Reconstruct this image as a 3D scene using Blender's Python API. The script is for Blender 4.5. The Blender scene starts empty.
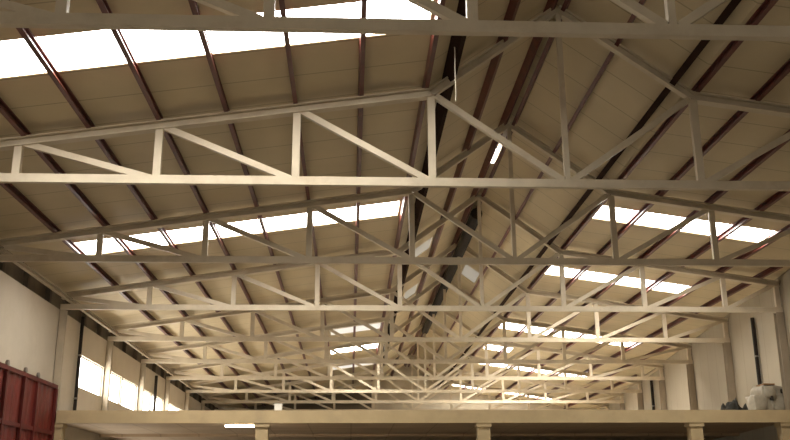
import bpy, bmesh, math, random
from mathutils import Vector, Matrix
random.seed(7)
COL = bpy.context.scene.collection
G = 1.6                    # camera height above the floor; heights below are written relative to the camera

# ------------------------------------------------------------------ materials
def mat(name, col, rough=.6, var=.12, scale=3.0, metal=0.0, seam=None, seam_depth=.5, spec=.3, streak=None, dirt=None):
    m = bpy.data.materials.new(name); m.use_nodes = True
    nt = m.node_tree; N = nt.nodes; L = nt.links
    b = N['Principled BSDF']
    b.inputs['Roughness'].default_value = rough
    b.inputs['Metallic'].default_value = metal
    b.inputs['Specular IOR Level'].default_value = spec
    tc = N.new('ShaderNodeTexCoord')
    geo = N.new('ShaderNodeNewGeometry')
    no = N.new('ShaderNodeTexNoise'); no.inputs['Scale'].default_value = scale; no.inputs['Detail'].default_value = 5
    mp = N.new('ShaderNodeMapping')
    if streak: mp.inputs['Scale'].default_value = streak
    L.new(geo.outputs['Position'], mp.inputs['Vector']); L.new(mp.outputs['Vector'], no.inputs['Vector'])
    r = N.new('ShaderNodeValToRGB')
    r.color_ramp.elements[0].position = .3; r.color_ramp.elements[1].position = .7
    r.color_ramp.elements[0].color = (*[c*(1-var) for c in col], 1)
    r.color_ramp.elements[1].color = (*[min(1, c*(1+var)) for c in col], 1)
    L.new(no.outputs['Fac'], r.inputs['Fac'])
    out = r.outputs['Color']
    if dirt:                                      # large stains with a shape of their own
        n2 = N.new('ShaderNodeTexNoise'); n2.inputs['Scale'].default_value = dirt[1]; n2.inputs['Detail'].default_value = 7
        n2.inputs['Roughness'].default_value = .7
        L.new(geo.outputs['Position'], n2.inputs['Vector'])
        rr = N.new('ShaderNodeValToRGB'); rr.color_ramp.elements[0].position = .52; rr.color_ramp.elements[1].position = .72
        rr.color_ramp.elements[0].color = (0,0,0,1); rr.color_ramp.elements[1].color = (dirt[2],)*3+(1,)
        L.new(n2.outputs['Fac'], rr.inputs['Fac'])
        mx = N.new('ShaderNodeMix'); mx.data_type = 'RGBA'
        L.new(rr.outputs['Color'], mx.inputs['Factor']); L.new(out, mx.inputs['A']); mx.inputs['B'].default_value = (*dirt[0], 1)
        out = mx.outputs['Result']
    if seam:                                      # joints between sheets: (axis, pitch, width)
        axis, pitch, width = seam
        sx = N.new('ShaderNodeSeparateXYZ'); L.new(geo.outputs['Position'], sx.inputs[0])
        dv = N.new('ShaderNodeMath'); dv.operation = 'DIVIDE'; L.new(sx.outputs[axis], dv.inputs[0]); dv.inputs[1].default_value = pitch
        fr = N.new('ShaderNodeMath'); fr.operation = 'FRACT'; L.new(dv.outputs[0], fr.inputs[0])
        lt = N.new('ShaderNodeMath'); lt.operation = 'LESS_THAN'; L.new(fr.outputs[0], lt.inputs[0]); lt.inputs[1].default_value = width/pitch
        ml = N.new('ShaderNodeMath'); ml.operation = 'MULTIPLY'; L.new(lt.outputs[0], ml.inputs[0]); ml.inputs[1].default_value = seam_depth
        mx = N.new('ShaderNodeMix'); mx.data_type = 'RGBA'
        L.new(ml.outputs[0], mx.inputs['Factor']); L.new(out, mx.inputs['A']); mx.inputs['B'].default_value = (*[c*.25 for c in col], 1)
        out = mx.outputs['Result']
    L.new(out, b.inputs['Base Color'])
    bp = N.new('ShaderNodeBump'); bp.inputs['Strength'].default_value = .08; bp.inputs['Distance'].default_value = .02
    L.new(no.outputs['Fac'], bp.inputs['Height']); L.new(bp.outputs['Normal'], b.inputs['Normal'])
    return m

def glow(name, col, strength):
    m = bpy.data.materials.new(name); m.use_nodes = True
    b = m.node_tree.nodes['Principled BSDF']
    b.inputs['Base Color'].default_value = (.45, .42, .33, 1)
    b.inputs['Emission Color'].default_value = (*col, 1)
    b.inputs['Emission Strength'].default_value = strength
    b.inputs['Roughness'].default_value = .5
    return m

SKY = (1.0, .97, .91)
M = dict(
    roof   = mat('roof_sheet', (.565, .46, .285), .55, .06, .8, seam=('Y', 1.0, .03), seam_depth=.45),
    truss  = mat('cream_steel_paint', (.60, .51, .37), .5, .08, 2.5, dirt=((.42,.32,.2), 1.3, .5)),
    purlin = mat('red_oxide_paint', (.105, .022, .014), .42, .25, 4, spec=.5),
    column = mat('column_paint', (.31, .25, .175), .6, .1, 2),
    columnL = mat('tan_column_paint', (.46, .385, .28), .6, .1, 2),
    decktop = mat('mezzanine_bounce_top', (.62, .56, .46), .8, .1, 1.2),  # pale so the unseen deck top throws light upwards
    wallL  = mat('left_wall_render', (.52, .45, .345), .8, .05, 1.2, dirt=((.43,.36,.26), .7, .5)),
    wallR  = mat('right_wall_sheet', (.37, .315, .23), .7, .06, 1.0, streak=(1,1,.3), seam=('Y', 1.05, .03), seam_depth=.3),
    gap    = mat('dark_eaves_sheet', (.15, .12, .085), .8, .2, 2),
    stud   = mat('eaves_stud', (.09, .07, .05), .7, .15, 2),
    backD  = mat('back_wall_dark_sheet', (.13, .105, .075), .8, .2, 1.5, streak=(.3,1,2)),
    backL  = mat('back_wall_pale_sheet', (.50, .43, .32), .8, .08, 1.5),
    slab   = mat('mezzanine_beam', (.47, .355, .195), .7, .1, 1.6, dirt=((.36,.27,.16), 1.1, .6)),
    under  = mat('mezzanine_soffit', (.46, .33, .20), .75, .12, 1.5, streak=(.4,2,1), seam=('X', 1.2, .04), seam_depth=.3),
    floor  = mat('concrete_floor', (.25, .22, .175), .7, .12, 1.0, dirt=((.2,.17,.13), .5, .6)),
    red    = mat('red_gate_sheet', (.125, .015, .009), .5, .15, 1.6, streak=(1,1,.35), dirt=((.10,.015,.01), 1.2, .5)),
    redD   = mat('red_gate_frame', (.10, .014, .010), .5, .15, 3),
    grey   = mat('galvanised_steel', (.22, .19, .16), .5, .15, 6, metal=.4),
    pipe   = mat('dark_downpipe', (.022, .016, .012), .85, .2, 5),
    wrap   = mat('white_wrap', (.31, .27, .20), .45, .14, 9, dirt=((.28,.22,.16), 5, .6)),
    board  = mat('brown_board', (.27, .15, .07), .7, .2, 8),
    tarp   = mat('dark_tarp', (.03, .027, .02), .85, .3, 7),
    box    = mat('white_box', (.75, .71, .62), .5, .05, 5),
    cord   = mat('pale_cord', (.62, .56, .46), .7, .1, 9),
    sky    = glow('daylit_skylight_sheet', SKY, 11.0),
    skydim = glow('dusty_skylight_sheet', SKY, .36),
    faintglow = glow('faint_glow_panel', SKY, .10),  # faint glow added for the lighter grey patches of the steep slopes
    win    = glow('daylit_window_pane', SKY, 7.0),
    lowfill = glow('low_fill_pane', SKY, 1.6),  # weaker glow of the added low windows, out of view
    valley = mat('dark_valley_steel', (.03, .014, .009), .9, .2, 4, spec=.08),
    lamp   = glow('lamp_tube_lit', (1, .93, .8), 70.0),
    frame  = mat('window_frame_paint', (.52, .45, .35), .6, .1, 4),
)

# ------------------------------------------------------------------ helpers
class Thing:
    def __init__(s, name, label, cat, loc=(0,0,0), group=None):
        o = bpy.data.objects.new(name, None); COL.objects.link(o)
        o.location = loc; o.empty_display_size = .2
        o['label'] = label; o['category'] = cat
        if group: o['group'] = group
        s.o = o; s.loc = Vector(loc)

def finish(name, bm, m, parent=None, bevel=0.0, loc=None, smooth=False):
    me = bpy.data.meshes.new(name)
    if bevel:
        bmesh.ops.bevel(bm, geom=[e for e in bm.edges if e.is_manifold and e.calc_face_angle(0) > .6], offset=bevel, segments=1, affect='EDGES')
    bmesh.ops.recalc_face_normals(bm, faces=bm.faces)
    off = parent.loc if isinstance(parent, Thing) else (Vector(loc) if loc else None)
    if off is not None: bmesh.ops.translate(bm, verts=bm.verts, vec=-off)
    if smooth:
        for f in bm.faces: f.smooth = True
    bm.to_mesh(me); bm.free()
    for mm in (m if isinstance(m, (list, tuple)) else [m]): me.materials.append(mm)
    o = bpy.data.objects.new(name, me); COL.objects.link(o)
    if isinstance(parent, Thing): o.parent = parent.o
    elif parent is not None: o.parent = parent
    elif loc: o.location = loc
    return o

def sub(name, bm, m, part, thing, bevel=0.0, smooth=False):      # a sub-part: same local frame as its part
    bmesh.ops.translate(bm, verts=bm.verts, vec=-thing.loc)
    return finish(name, bm, m, part, bevel, smooth=smooth)

def tag(o, label, cat, group=None):
    o['label'] = label; o['category'] = cat
    if group: o['group'] = group
    return o
def struct(o): o['kind'] = 'structure'; return o

def box(bm, x0, x1, y0, y1, z0, z1):
    vs = [bm.verts.new(p) for p in ((x0,y0,z0),(x1,y0,z0),(x1,y1,z0),(x0,y1,z0),(x0,y0,z1),(x1,y0,z1),(x1,y1,z1),(x0,y1,z1))]
    for f in ((0,3,2,1),(4,5,6,7),(0,1,5,4),(1,2,6,5),(2,3,7,6),(3,0,4,7)): bm.faces.new([vs[i] for i in f])
    return vs
def sweep(bm, prof, p0, p1, up):                    # a closed profile [(u,v)] along p0->p1; v points along up
    p0, p1 = Vector(p0), Vector(p1); d = (p1-p0).normalized()
    v = (Vector(up) - d*Vector(up).dot(d)).normalized(); u = d.cross(v)
    a = [bm.verts.new(p0+u*q[0]+v*q[1]) for q in prof]; b = [bm.verts.new(p1+u*q[0]+v*q[1]) for q in prof]
    n = len(prof)
    for i in range(n): bm.faces.new((a[i], a[(i+1)%n], b[(i+1)%n], b[i]))
    bm.faces.new(a[::-1]); bm.faces.new(b)
def rect(w, h): return [(-w/2,-h/2),(w/2,-h/2),(w/2,h/2),(-w/2,h/2)]
def hsec(w, h, t=.014):
    a, b = w/2, h/2
    return [(-a,-b),(a,-b),(a,-b+t),(t/2,-b+t),(t/2,b-t),(a,b-t),(a,b),(-a,b),(-a,b-t),(-t/2,b-t),(-t/2,-b+t),(-a,-b+t)]
def csec(w, h, t=.014, lip=.02, s=1):               # lipped channel, open towards +u*s
    q = [(0,-h/2),(w,-h/2),(w,-h/2+lip),(w-t,-h/2+lip),(w-t,-h/2+t),(t,-h/2+t),(t,h/2-t),(w-t,h/2-t),(w-t,h/2-lip),(w,h/2-lip),(w,h/2),(0,h/2)]
    q = [((x-w/2)*s, y) for x, y in q]
    return q if s > 0 else q[::-1]
def circ(r, n=10): return [(r*math.cos(2*math.pi*i/n), r*math.sin(2*math.pi*i/n)) for i in range(n)]

def prism_grid(bm, us, vs, hole, P, t):
    """cells of a (u,v) grid, except holes, as one slab of thickness t; P(u,v,k) gives the point on side k"""
    cells = {(i,j) for i in range(len(us)-1) for j in range(len(vs)-1) if not hole((us[i]+us[i+1])/2, (vs[j]+vs[j+1])/2)}
    cache = {}
    def V(i,j,k):
        if (i,j,k) not in cache: cache[i,j,k] = bm.verts.new(P(us[i],vs[j],k))
        return cache[i,j,k]
    for i,j in cells:
        bm.faces.new((V(i,j,0),V(i+1,j,0),V(i+1,j+1,0),V(i,j+1,0)))
        bm.faces.new((V(i,j,1),V(i,j+1,1),V(i+1,j+1,1),V(i+1,j,1)))
        for (di,dj,a,b) in ((-1,0,(i,j),(i,j+1)),(1,0,(i+1,j),(i+1,j+1)),(0,-1,(i,j),(i+1,j)),(0,1,(i,j+1),(i+1,j+1))):
            if (i+di,j+dj) not in cells:
                bm.faces.new((V(*a,0),V(*b,0),V(*b,1),V(*a,1)))

# ------------------------------------------------------------------ layout (metres)
YS = [9.47, 14.836, 20.165, 25.5, 30.7, 35.77, 40.8, 45.8, 50.79, 55.8]      # the trusses
Y_FRONT, Y_BACK = -6.0, 61.0
XK, P = 3.63, 2.29                    # ridge, panel width of a truss
ZB, ZK, ZA = 5.12+G, 6.75+G, 8.42+G   # bottom chord, knee and apex centre lines
S = .145                              # fall of the low slopes
SS = (ZA-ZK)/P                        # fall of the steep slopes
XL = -7.9
KL, KR = XK-P, XK+P
def XR(y): return 12.13 + .105*(y-25.5)
def zt(x):                            # top chord centre line
    if x < KL: return ZK - S*(KL-x)
    if x > KR: return ZK - S*(x-KR)
    return ZA - SS*abs(x-XK)
RO = .25                              # roof underside above the top chord centre line
def zr(x):                            # roof underside
    k = RO*.95
    if x < KL: return ZK + k - S*(KL-x)
    if x > KR: return ZK + k - S*(x-KR)
    return ZA + k - (ZA-ZK)/P*abs(x-XK)

# ------------------------------------------------------------------ roof with its skylights
SKYL = [  # x0, x1, y0, y1, material, label
    (-6.60, 1.15, 11.88, 12.95, 'sky', 'long bright skylight strip across the left roof slope, nearest the camera'),
    (-6.60, 1.15, 21.55, 22.72, 'sky', 'bright skylight strip halfway along the left roof slope, behind the third truss'),
    (6.10, 10.45, 21.75, 22.82, 'sky', 'nearest bright skylight strip on the right roof slope'),
    (6.15, 10.45, 27.90, 29.00, 'sky', 'second nearest bright skylight strip on the right roof slope'),
    (6.15, 11.70, 37.40, 38.75, 'sky', 'third bright skylight strip on the right roof slope'),
    (6.25, 7.50, 42.90, 44.20, 'sky', 'short bright skylight patch beside the valley, far on the right roof slope'),
    (6.45, 12.20, 47.0, 48.9, 'sky', 'fourth long skylight strip, far away on the right roof slope'),
    (6.30, 13.20, 57.4, 58.9, 'sky', 'farthest skylight strip on the right slope, against the back wall'),
    (4.15, 4.66, 33.0, 34.6, 'faintglow', 'faint grey glowing panel in the steep right gable slope above the mezzanine'),
    (1.9, 2.5, 27.8, 29.2, 'faintglow', 'faint grey glowing panel in the steep left gable slope, nearer of two'),
    (2.0, 2.5, 34.2, 36.0, 'faintglow', 'faint grey glowing panel in the steep left gable slope, farther of two'),
    (-.85, 1.2, 37.7, 39.1, 'skydim', 'dull dusty skylight patch far on the left slope, nearest of three'),
    (-.95, 1.2, 42.5, 44.2, 'sky', 'short bright skylight patch far on the left slope, beside the valley'),
    (-.95, 1.2, 48.6, 49.8, 'skydim', 'dull dusty skylight patch farthest on the left slope'),
]
def hole(x, y): return any(a < x < b and c < y < d for a, b, c, d, *_ in SKYL)
us = sorted({XL-.6, KL, XK, KR, 15.0, 17.5} | {v for s in SKYL for v in s[:2]})
vs = sorted({Y_FRONT-.6, Y_BACK+.4} | {v for s in SKYL for v in s[2:4]})
bm = bmesh.new()
prism_grid(bm, us, vs, hole, lambda x, y, k: (x, y, zr(x)+(.0 if k == 0 else .07)), .07)
struct(finish('ceiling', bm, M['roof']))
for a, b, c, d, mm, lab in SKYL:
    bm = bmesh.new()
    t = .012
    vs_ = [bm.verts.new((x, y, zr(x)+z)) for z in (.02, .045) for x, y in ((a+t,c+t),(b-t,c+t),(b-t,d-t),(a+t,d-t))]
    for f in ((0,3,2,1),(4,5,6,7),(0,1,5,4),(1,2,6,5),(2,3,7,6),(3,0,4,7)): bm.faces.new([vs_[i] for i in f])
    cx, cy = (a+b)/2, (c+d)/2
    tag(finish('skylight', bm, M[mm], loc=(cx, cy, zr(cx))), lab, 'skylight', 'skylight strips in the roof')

# ------------------------------------------------------------------ walls, floor
bm = bmesh.new(); box(bm, XL-.6, 17.6, Y_FRONT-.3, Y_BACK+.3, -.2, 0)
struct(finish('floor', bm, M['floor']))
WZ0, WZ1, WT = 3.23+G, 4.17+G, 5.04+G
WINS = [(27.75,30.55),(30.9,33.05),(33.2,35.6),(35.97,38.05),(38.2,40.62),(41.0,45.4)]
LOW0, LOW1 = .9, 2.9                       # unseen low windows, added to light the underside of the mezzanine
WINS = [(a, b, WZ0, WZ1) for a, b in WINS] + [(26.6, 30.3, LOW0, LOW1), (31.1, 35.4, LOW0, LOW1)]
bm = bmesh.new()
prism_grid(bm, sorted({Y_FRONT, Y_BACK} | {v for w in WINS for v in w[:2]}), [0, LOW0, LOW1, WZ0, WZ1, WT],
           lambda y, z: any(a < y < b and c < z < d for a, b, c, d in WINS), lambda y, z, k: (XL-(.2 if k else 0), y, z), .2)
struct(finish('wall_left', bm, M['wallL']))
for i, (a, b, z0, z1) in enumerate(WINS):
    bm = bmesh.new()
    for (c, d, e, f) in ((a, b, z0, z0+.04), (a, b, z1-.04, z1), (a, a+.04, z0+.04, z1-.04), (b-.04, b, z0+.04, z1-.04)):
        box(bm, XL-.13, XL-.06, c, d, e, f)
    fr = struct(finish('window_%d' % (i+1), bm, M['frame'], loc=(XL-.1, (a+b)/2, z0)))
    bm = bmesh.new(); box(bm, XL-.105, XL-.09, a+.04, b-.04, z0+.04, z1-.04)
    bmesh.ops.translate(bm, verts=bm.verts, vec=-Vector((XL-.1, (a+b)/2, z0)))
    finish('pane', bm, M['win' if z0 > 3 else 'lowfill'], fr)
# dark open strip between the wall head and the roof, with short studs
bm = bmesh.new(); box(bm, XL-.34, XL-.26, Y_FRONT, Y_BACK, WT-.1, zr(XL-.3)-.02)
struct(finish('trim_1', bm, M['gap']))
bm = bmesh.new(); y = -5.2
while y < 60:
    box(bm, XL-.19, XL-.06, y, y+.14, WT+.002, zr(XL)-.03); y += 1.76
struct(finish('trim_2', bm, M['stud']))
# right wall, running slightly away from the hall's axis
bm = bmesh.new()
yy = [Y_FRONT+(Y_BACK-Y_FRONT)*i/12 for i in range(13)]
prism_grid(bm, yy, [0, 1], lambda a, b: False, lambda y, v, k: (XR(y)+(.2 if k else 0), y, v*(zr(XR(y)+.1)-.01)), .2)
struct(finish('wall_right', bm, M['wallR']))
def gable(bm, y0, y1, xs, z0=0):
    for a, b in zip(xs[:-1], xs[1:]):
        v = [bm.verts.new((x, y, z)) for y in (y0, y1) for x, z in ((a, z0), (b, z0), (b, zr(b)-.01), (a, zr(a)-.01))]
        for f in ((0,3,2,1),(4,5,6,7),(0,1,5,4),(1,2,6,5),(2,3,7,6),(3,0,4,7)): bm.faces.new([v[i] for i in f])
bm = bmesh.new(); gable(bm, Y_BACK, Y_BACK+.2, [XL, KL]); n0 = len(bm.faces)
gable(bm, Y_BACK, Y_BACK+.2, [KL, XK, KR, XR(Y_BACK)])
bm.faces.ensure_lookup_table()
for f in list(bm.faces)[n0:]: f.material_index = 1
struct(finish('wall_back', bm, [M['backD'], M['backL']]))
# unseen front wall; its open gateway is made up to let light in
DX0, DX1, DZ = -6.6, 5.0, 5.2
bm = bmesh.new(); gable(bm, Y_FRONT-.2, Y_FRONT, [XL, DX0]); gable(bm, Y_FRONT-.2, Y_FRONT, [DX0, KL, XK, DX1], DZ); gable(bm, Y_FRONT-.2, Y_FRONT, [DX1, KR, XR(Y_FRONT)])
struct(finish('wall_front', bm, M['wallL']))

# ------------------------------------------------------------------ roof trusses
ORD = ['nearest', 'second', 'third', 'fourth', 'fifth', 'sixth', 'seventh', 'eighth', 'ninth', 'tenth']
TL = ['nearest cream roof truss, its thick shaded bottom chord crossing the top of the photo',
      'second cream roof truss from the camera, brightly lit with bold vertical and diagonal struts',
      'third cream roof truss from the camera, in shade in front of the halfway skylight strips',
      'fourth cream roof truss from the camera, brightly lit, above the mezzanine front edge',
      'fifth cream roof truss from the camera, first one behind the mezzanine edge',
      'sixth cream roof truss from the camera, just below the second right skylight strip',
      'seventh cream roof truss from the camera, small and far over the mezzanine',
      'eighth cream roof truss from the camera, small and far down the hall',
      'ninth cream roof truss from the camera, the last whose bottom chord clears the mezzanine edge',
      'tenth and farthest roof truss, against the far end wall']
def member(T, name, a, b, y, w, h, prof=None):
    bm = bmesh.new()
    sweep(bm, prof or rect(w, h), (a[0], y, a[1]), (b[0], y, b[1]), (0,0,1) if abs(b[0]-a[0]) > .01 else (1,0,0))
    return finish(name, bm, M['truss'], T, bevel=.012 if prof is None else 0)
for n, y in enumerate(YS):
    xr = XR(y) - .01; xl = XL + .01
    T = Thing('roof_truss', TL[n], 'roof truss', (XK, y, ZB), 'roof trusses down the hall')
    sec = hsec(.17, .16, .03)
    member(T, 'bottom_chord', (xl, ZB), (xr, ZB), y, .10, .145)
    for a, b in ((xl, KL), (KL, XK), (XK, KR), (KR, xr)):
        member(T, 'top_chord', (a, zt(a)), (b, zt(b)), y, .17, .15, hsec(.13, .15, .03) if KL-.1 < (a+b)/2 < KR+.1 else sec)
    xs = [XK+P*i for i in range(-4, 8) if XK+P*i < xr-.5]
    for x in xs:
        member(T, 'vertical_strut', (x, ZB+.07), (x, zt(x)-.06), y, .10, .09 if abs(x-XK) < .1 else .125)
    member(T, 'vertical_strut', (xr-.1, ZB+.07), (xr-.1, zt(xr)-.06), y, .11, .135)
    nodes = [xl] + xs + [xr-.1]
    for a, b in zip(nodes[:-1], nodes[1:]):
        if b <= XK+.01: top, bot = a, b               # falls towards the ridge line on the left, mirrored on the right
        else: top, bot = b, a
        if abs(top-bot) < .8: continue
        d = Vector((bot-top, ZB-zt(top))).normalized()*.1
        member(T, 'diagonal_strut', (top+d.x, zt(top)+d.y), (bot-d.x, ZB-d.y), y, .09, .105)

# ------------------------------------------------------------------ purlins
def purlin(x, side, label, y0=Y_FRONT+.01, h=.16, w=.075, mm='purlin'):
    k = (SS if KL < x < XK else -SS if XK < x < KR else S if x <= KL else -S)
    nrm = Vector((-k, 0, 1)).normalized()
    c = Vector((x, 0, zr(x))) - nrm*(h/2+.006)
    bm = bmesh.new()
    sweep(bm, csec(w, h, .016, .03, side), (c.x, y0, c.z), (c.x, Y_BACK-.01, c.z), nrm)
    tag(finish('purlin', bm, M[mm], loc=(c.x, (y0+Y_BACK)/2, c.z)), label, 'purlin', 'red roof purlins')
lowL = [1.24, .12, -1.0, -2.16, -3.28, -4.42, -5.47, -6.53]
names = ['first', 'second', 'third', 'fourth', 'fifth', 'sixth', 'seventh', 'eighth', 'ninth']
for i, x in enumerate(lowL):
    purlin(x, 1, 'dark red purlin under the left roof slope, ' + (names[i]+' one out from the left valley' if i else 'innermost one, beside the left valley'))
for x, l in ((1.60, 'dark purlin at the foot of the steep left gable slope'), (2.58, 'dark red purlin halfway up the steep left gable slope'), (3.46, 'dark red ridge purlin on the left side of the ridge')):
    purlin(x, 1, l, **(dict(h=.22, w=.11, mm='valley') if x < 2 else {}))
for x, l in ((3.82, 'dark red ridge purlin on the right side of the ridge'), (4.74, 'dark red purlin halfway up the steep right gable slope'), (5.70, 'dark purlin at the foot of the steep right gable slope')):
    purlin(x, -1, l, **(dict(h=.22, w=.11, mm='valley') if x > 5 else {}))
for i, x in enumerate([6.02, 7.07, 8.22, 9.38, 10.5, 11.6, 12.7, 13.8]):
    y0 = max(Y_FRONT+.01, 25.5+(x+.25-12)/.105)
    purlin(x, -1, 'dark red purlin under the right roof slope, ' + ('innermost one, beside the right valley' if i == 0 else names[i]+' one out from the right valley'), y0)

bm = bmesh.new(); sweep(bm, csec(.09, .12, .014, .02, 1), (-7.62, Y_FRONT+.01, 5.29+G), (-7.62, Y_BACK-.01, 5.29+G), (0,0,1))
tag(finish('eaves_beam', bm, M['columnL'], loc=(-7.62, 27, 5.29+G)), 'tan steel eaves beam running along the head of the left wall', 'beam')
# ------------------------------------------------------------------ ridge: dark tube for the dark spots along it, and a slit of daylight
bm = bmesh.new()
zd = ZA-.42
sweep(bm, circ(.17, 14), (XK+.02, 26.2, zd+.1), (XK+.02, 46.0, zd+.1), (0,0,1))
tag(finish('ridge_tube', bm, M['pipe'], loc=(XK, 36, zd), smooth=False), 'dark round tube hung along the ridge above the mezzanine', 'tube')
bm = bmesh.new(); box(bm, XK-.04, XK+.07, 22.0, 22.95, zr(XK)-.17, zr(XK)-.12)
tag(finish('skylight', bm, M['sky'], loc=(XK, 22.6, zr(XK)-.15)), 'short slit of daylight between the two ridge purlins', 'skylight', 'skylight strips in the roof')

# ------------------------------------------------------------------ mezzanine
MZ0, MZ1 = 2.0+G, 2.33+G; MY = 25.3
T = Thing('mezzanine', 'tan mezzanine slab spanning the hall below the fourth roof truss', 'mezzanine', (2, MY, MZ0))
def skewbox(bm, y0, y1, z0, z1, xl=XL+.02, off=.02):
    v = [bm.verts.new(p) for p in ((xl,y0,z0),(XR(y0)-off,y0,z0),(XR(y1)-off,y1,z0),(xl,y1,z0),(xl,y0,z1),(XR(y0)-off,y0,z1),(XR(y1)-off,y1,z1),(xl,y1,z1))]
    for f in ((0,3,2,1),(4,5,6,7),(0,1,5,4),(1,2,6,5),(2,3,7,6),(3,0,4,7)): bm.faces.new([v[i] for i in f])
bm = bmesh.new(); skewbox(bm, MY, MY+.1, MZ0, MZ1, xl=XL+.23)
finish('edge_beam', bm, M['slab'], T, bevel=.02)
bm = bmesh.new(); skewbox(bm, MY+.1, Y_BACK-.05, MZ0+.08, MZ1-.05)
finish('deck', bm, M['under'], T)
bm = bmesh.new(); skewbox(bm, MY+.1, Y_BACK-.05, MZ1-.05, MZ1)
finish('bounce_top', bm, M['decktop'], T)  # unseen top layer, added to bounce skylight onto the far roof and walls
for yb in (30.7, 35.8):
    bm = bmesh.new(); skewbox(bm, yb-.1, yb+.1, MZ0-.0, MZ0+.08, off=.05)
    finish('joist', bm, M['under'], T)
ML = ['left end', 'second from the left', 'middle', 'second from the right', 'right end']
for x, l in zip((-7.68, -2.33, 3.55, 9.30, 11.80), ('tan mezzanine column at the left wall, beside the red gate', 'tan mezzanine column next to the lit lamp under the slab', 'tan mezzanine column under the middle of the slab', 'tan mezzanine column under the right half of the slab, in front of the dark', 'tan mezzanine column at the right end of the slab')):
    T = Thing('mezzanine_column', l, 'column', (x, MY+.22, 0), 'columns under the mezzanine edge')
    bm = bmesh.new(); box(bm, x-.165, x+.165, MY+.06, MY+.38, .02, MZ0-.1); finish('shaft', bm, M['slab'], T, bevel=.02)
    bm = bmesh.new(); box(bm, x-.2, x+.2, MY+.02, MY+.42, MZ0-.1, MZ0-.001); finish('cap_plate', bm, M['slab'], T)
    bm = bmesh.new(); box(bm, x-.2, x+.2, MY+.02, MY+.42, .0, .02); finish('base_plate', bm, M['column'], T)
T = Thing('ceiling_lamp', 'lit strip lamp fixed under the left part of the mezzanine slab', 'lamp', (-2.95, 26.3, MZ0+.08))
bm = bmesh.new(); box(bm, -3.42, -2.48, 26.24, 26.36, MZ0+.02, MZ0+.079); finish('lamp_housing', bm, M['box'], T, bevel=.01)
for yy_ in (26.26, 26.34):
    bm = bmesh.new(); sweep(bm, circ(.022, 10), (-3.4, yy_, MZ0-.004), (-2.5, yy_, MZ0-.004), (0,0,1)); finish('lamp_tube', bm, M['lamp'], T, smooth=True)

# ------------------------------------------------------------------ wall columns
def column(x, y, z0, z1, label, group, w=.22, mm='truss'):
    T = Thing('wall_column', label, 'column', (x, y, z0), group)
    bm = bmesh.new(); sweep(bm, hsec(w, w, .022), (x, y, z0+.02), (x, y, z1), (0,1,0)); finish('shaft', bm, M[mm], T)
    bm = bmesh.new(); box(bm, x-w*.6, x+w*.6, y-w*.6, y+w*.6, z0, z0+.02); finish('base_plate', bm, M[mm], T)
LW = {3: 'at the near left corner of the mezzanine', 4: 'right after the first bright window', 5: 'between the bright window pairs', 6: 'before the last bright window', 7: 'just past the last bright window', 8: 'second past the last bright window', 9: 'farthest, near the back wall'}
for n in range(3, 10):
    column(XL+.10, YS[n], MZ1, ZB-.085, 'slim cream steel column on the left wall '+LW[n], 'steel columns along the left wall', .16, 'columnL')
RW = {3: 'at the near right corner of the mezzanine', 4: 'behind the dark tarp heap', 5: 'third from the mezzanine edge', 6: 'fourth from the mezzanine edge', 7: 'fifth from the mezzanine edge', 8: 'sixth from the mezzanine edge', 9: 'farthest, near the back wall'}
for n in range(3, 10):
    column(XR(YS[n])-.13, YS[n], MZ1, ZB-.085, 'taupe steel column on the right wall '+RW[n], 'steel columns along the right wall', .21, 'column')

# downpipes
def pipe(x, y, z0, z1, label, r=.06):
    T = Thing('downpipe', label, 'pipe', (x, y, z0), 'dark downpipes on the walls')
    bm = bmesh.new(); sweep(bm, circ(r, 12), (x, y, z0), (x, y, z1), (0,1,0)); finish('pipe', bm, M['pipe'], T)
    for z in (z0+.5, z0+(z1-z0)*.6):
        bm = bmesh.new(); sweep(bm, circ(r+.012, 12), (x, y, z), (x, y, z+.05), (0,1,0)); finish('clamp', bm, M['grey'], T)
pipe(XL+.1, 27.35, MZ1, 5.2+G, 'dark downpipe on the left wall beside the first bright window', .05)
pipe(XR(27.9)-.09, 27.9, MZ1, 5.35+G, 'dark downpipe on the right wall above the white wrapped bundle', .06)
pipe(XR(43.0)-.11, 43.0, MZ1, 5.3+G, 'dark downpipe far along the right wall', .07)
pipe(XL+.1, 38.3, MZ1, 4.9+G, 'dark downpipe between the far left windows', .06)

# ------------------------------------------------------------------ red gate along the left wall
GX, GY0, GY1, GZ = XL+.12, 17.2, 25.35, 2.94+G
T = Thing('sliding_gate', 'dark red ribbed steel gate standing against the left wall', 'gate', (GX, (GY0+GY1)/2, 0))
bm = bmesh.new()
prof = []
y = GY0; i = 0
while y < GY1-.01:                                   # shallow folded sheet
    prof.append((y, 0 if i % 4 in (0, 3) else .018)); y += .1; i += 1
prof.append((GY1, 0))
va = [bm.verts.new((GX+b, a, z)) for z in (.06, GZ) for a, b in prof]; vb = [bm.verts.new((GX+b-.012, a, z)) for z in (.06, GZ) for a, b in prof]
k = len(prof)
for i in range(k-1):
    bm.faces.new((va[i], va[i+1], va[k+i+1], va[k+i])); bm.faces.new((vb[i], vb[k+i], vb[k+i+1], vb[i+1]))
    bm.faces.new((va[i], vb[i], vb[i+1], va[i+1])); bm.faces.new((va[k+i], va[k+i+1], vb[k+i+1], vb[k+i]))
bm.faces.new((va[0], va[k], vb[k], vb[0])); bm.faces.new((va[k-1], vb[k-1], vb[2*k-1], va[2*k-1]))
finish('sheet', bm, M['red'], T)
for z in (.1, 1.75+G, GZ):
    bm = bmesh.new(); box(bm, GX+.019, GX+.07, GY0, GY1, z-.05, z+.05); finish('rail', bm, M['redD'], T, bevel=.008)
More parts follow.
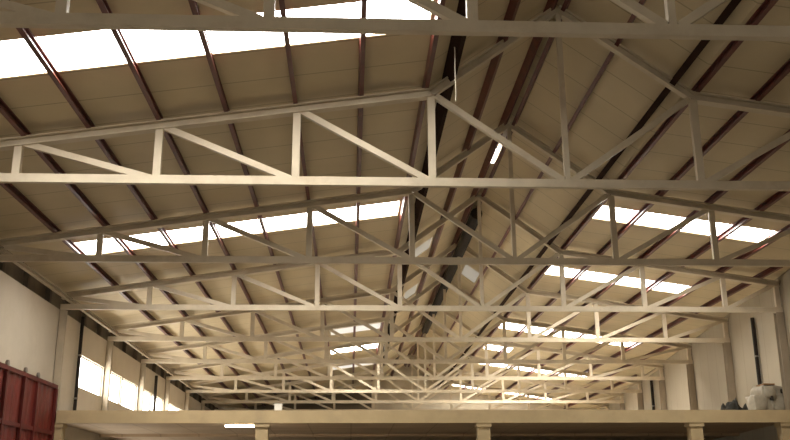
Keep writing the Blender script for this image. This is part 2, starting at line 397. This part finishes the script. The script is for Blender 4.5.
for y in (17.25, 18.7, 20.25, 21.57, 22.80, 23.75, 25.3):
    bm = bmesh.new(); box(bm, GX+.019, GX+.085, y-.05, y+.05, .05, GZ-.052); finish('rib', bm, M['redD'], T, bevel=.008)
for y in (18.7, 20.25, 21.57, 22.80, 23.75):
    bm = bmesh.new(); sweep(bm, circ(.075, 12), (GX+.02, y, GZ+.10), (GX+.07, y, GZ+.10), (0,0,1)); finish('roller', bm, M['grey'], T)

# ------------------------------------------------------------------ things on the mezzanine
def blob(bm, c, r, seed, k=.25, n=3, pw=.42):
    rnd = random.Random(seed)
    b2 = bmesh.ops.create_icosphere(bm, subdivisions=n, radius=1.0)['verts']
    ph = [(rnd.uniform(2, 6), rnd.uniform(0, 6), Vector((rnd.uniform(-1,1), rnd.uniform(-1,1), rnd.uniform(-1,1))).normalized()) for _ in range(7)]
    for v in b2:
        d = v.co.normalized(); q = 1+sum(math.sin(f*d.dot(a)*1.6+p) for f, p, a in ph)*k/7*2
        p = Vector((math.copysign(abs(d.x)**pw, d.x), math.copysign(abs(d.y)**pw, d.y), math.copysign(abs(d.z)**pw, d.z)))*q
        v.co = Vector((c[0]+p.x*r[0], c[1]+p.y*r[1], max(c[2]+p.z*r[2], MZ1+.001)))
BX, BY = 11.60, 26.1
T = Thing('wrapped_bundle', 'pale plastic-wrapped bundle under a brown board, on the right end of the mezzanine', 'bundle', (BX, BY, MZ1))
bm = bmesh.new(); blob(bm, (BX+.08, BY, MZ1+.36), (.36, .34, .37), 3, .10)
blob(bm, (BX+.2, BY-.2, MZ1+.25), (.2, .2, .25), 12, .2)
blob(bm, (BX-.02, BY-.22, MZ1+.5), (.18, .16, .2), 14, .25)
blob(bm, (BX-.27, BY-.06, MZ1+.22), (.2, .3, .26), 5, .14)
finish('wrapping', bm, M['wrap'], T, smooth=True)
bm = bmesh.new(); box(bm, BX-.12, BX+.2, BY-.28, BY+.24, MZ1+.735, MZ1+.775); finish('board', bm, M['board'], T, bevel=.01)
for dx, z in ((.02, .36), (.33, .55)):
    bm = bmesh.new(); blob(bm, (BX+dx, BY-.39, MZ1+z), (.035, .05, .07), 9, .1, 2); finish('strap_buckle', bm, M['pipe'], T, smooth=True)
hx, hy = 11.62, 28.5
T0 = bmesh.new()
for dx, dy, rx, rz, sd in ((-.26, 0, .2, .40, 2), (-.1, .03, .18, .42, 4), (.04, -.05, .13, .58, 6), (.2, .02, .16, .4, 7), (.32, 0, .2, .42, 8), (.02, -.08, .5, .38, 10)):
    blob(T0, (hx+dx, hy+dy, MZ1+.02), (rx, .22, rz), sd, .35, pw=1.1)
tag(finish('tarp_heap', T0, M['tarp'], loc=(hx, hy, MZ1), smooth=True), 'dark heaped tarp in front of a right wall column on the mezzanine', 'tarp')
T = Thing('carton', 'small white box standing alone near the left of the mezzanine edge', 'box', (-1.96, 26.0, MZ1))
bm = bmesh.new(); box(bm, -2.06, -1.86, 25.9, 26.1, MZ1, MZ1+.2); finish('body', bm, M['box'], T, bevel=.01)
bm = bmesh.new(); box(bm, -2.07, -1.85, 25.89, 26.11, MZ1+.2, MZ1+.235); finish('lid', bm, M['box'], T, bevel=.008)

# cord hanging from the roof beside the second truss
bm = bmesh.new()
pts = [Vector((1.60+.003*math.sin(i*1.3), 13.4, 6.9+G-.93*i/8)) for i in range(9)]
for a, b in zip(pts[:-1], pts[1:]): sweep(bm, circ(.008, 8), a, b, (0,1,0))
tag(finish('hanging_cord', bm, M['cord'], loc=(1.6, 13.4, 6.9+G)), 'thin pale cord hanging from the roof in front of the second truss', 'cord')

# ------------------------------------------------------------------ light: sky outside, fill lamp in the made-up gateway
w = bpy.data.worlds.new('overcast_sky'); bpy.context.scene.world = w; w.use_nodes = True
bg = w.node_tree.nodes['Background']; bg.inputs['Color'].default_value = (1, .95, .86, 1); bg.inputs['Strength'].default_value = 1.0
ld = bpy.data.lights.new('gateway_fill', 'AREA'); ld.shape = 'RECTANGLE'; ld.size = DX1-DX0-.2; ld.size_y = DZ-.2
ld.energy = 12; ld.color = (1, .94, .84)
lo = bpy.data.objects.new('gateway_fill', ld); COL.objects.link(lo)
lo.location = ((DX0+DX1)/2, Y_FRONT-.1, DZ/2); lo.rotation_euler = (math.radians(90), 0, 0)

# ------------------------------------------------------------------ camera
f, pt, yw, rl = 938., .2918, .0477, .0053
cd = bpy.data.cameras.new('camera'); cam = bpy.data.objects.new('camera', cd); COL.objects.link(cam)
cd.sensor_width = 36; cd.lens = f/790*36; cd.clip_end = 300
R = Matrix.Rotation(-yw, 4, 'Z') @ Matrix.Rotation(math.pi/2+pt, 4, 'X') @ Matrix.Rotation(-rl, 4, 'Z')
cam.matrix_world = Matrix.Translation((0, 0, G)) @ R
sc = bpy.context.scene; sc.camera = cam
sc.view_settings.view_transform = 'Standard'; sc.view_settings.look = 'None'
sc.view_settings.gamma = 1; sc.view_settings.exposure = 1.06
try: sc.view_settings.use_curve_mapping = False
except Exception: pass
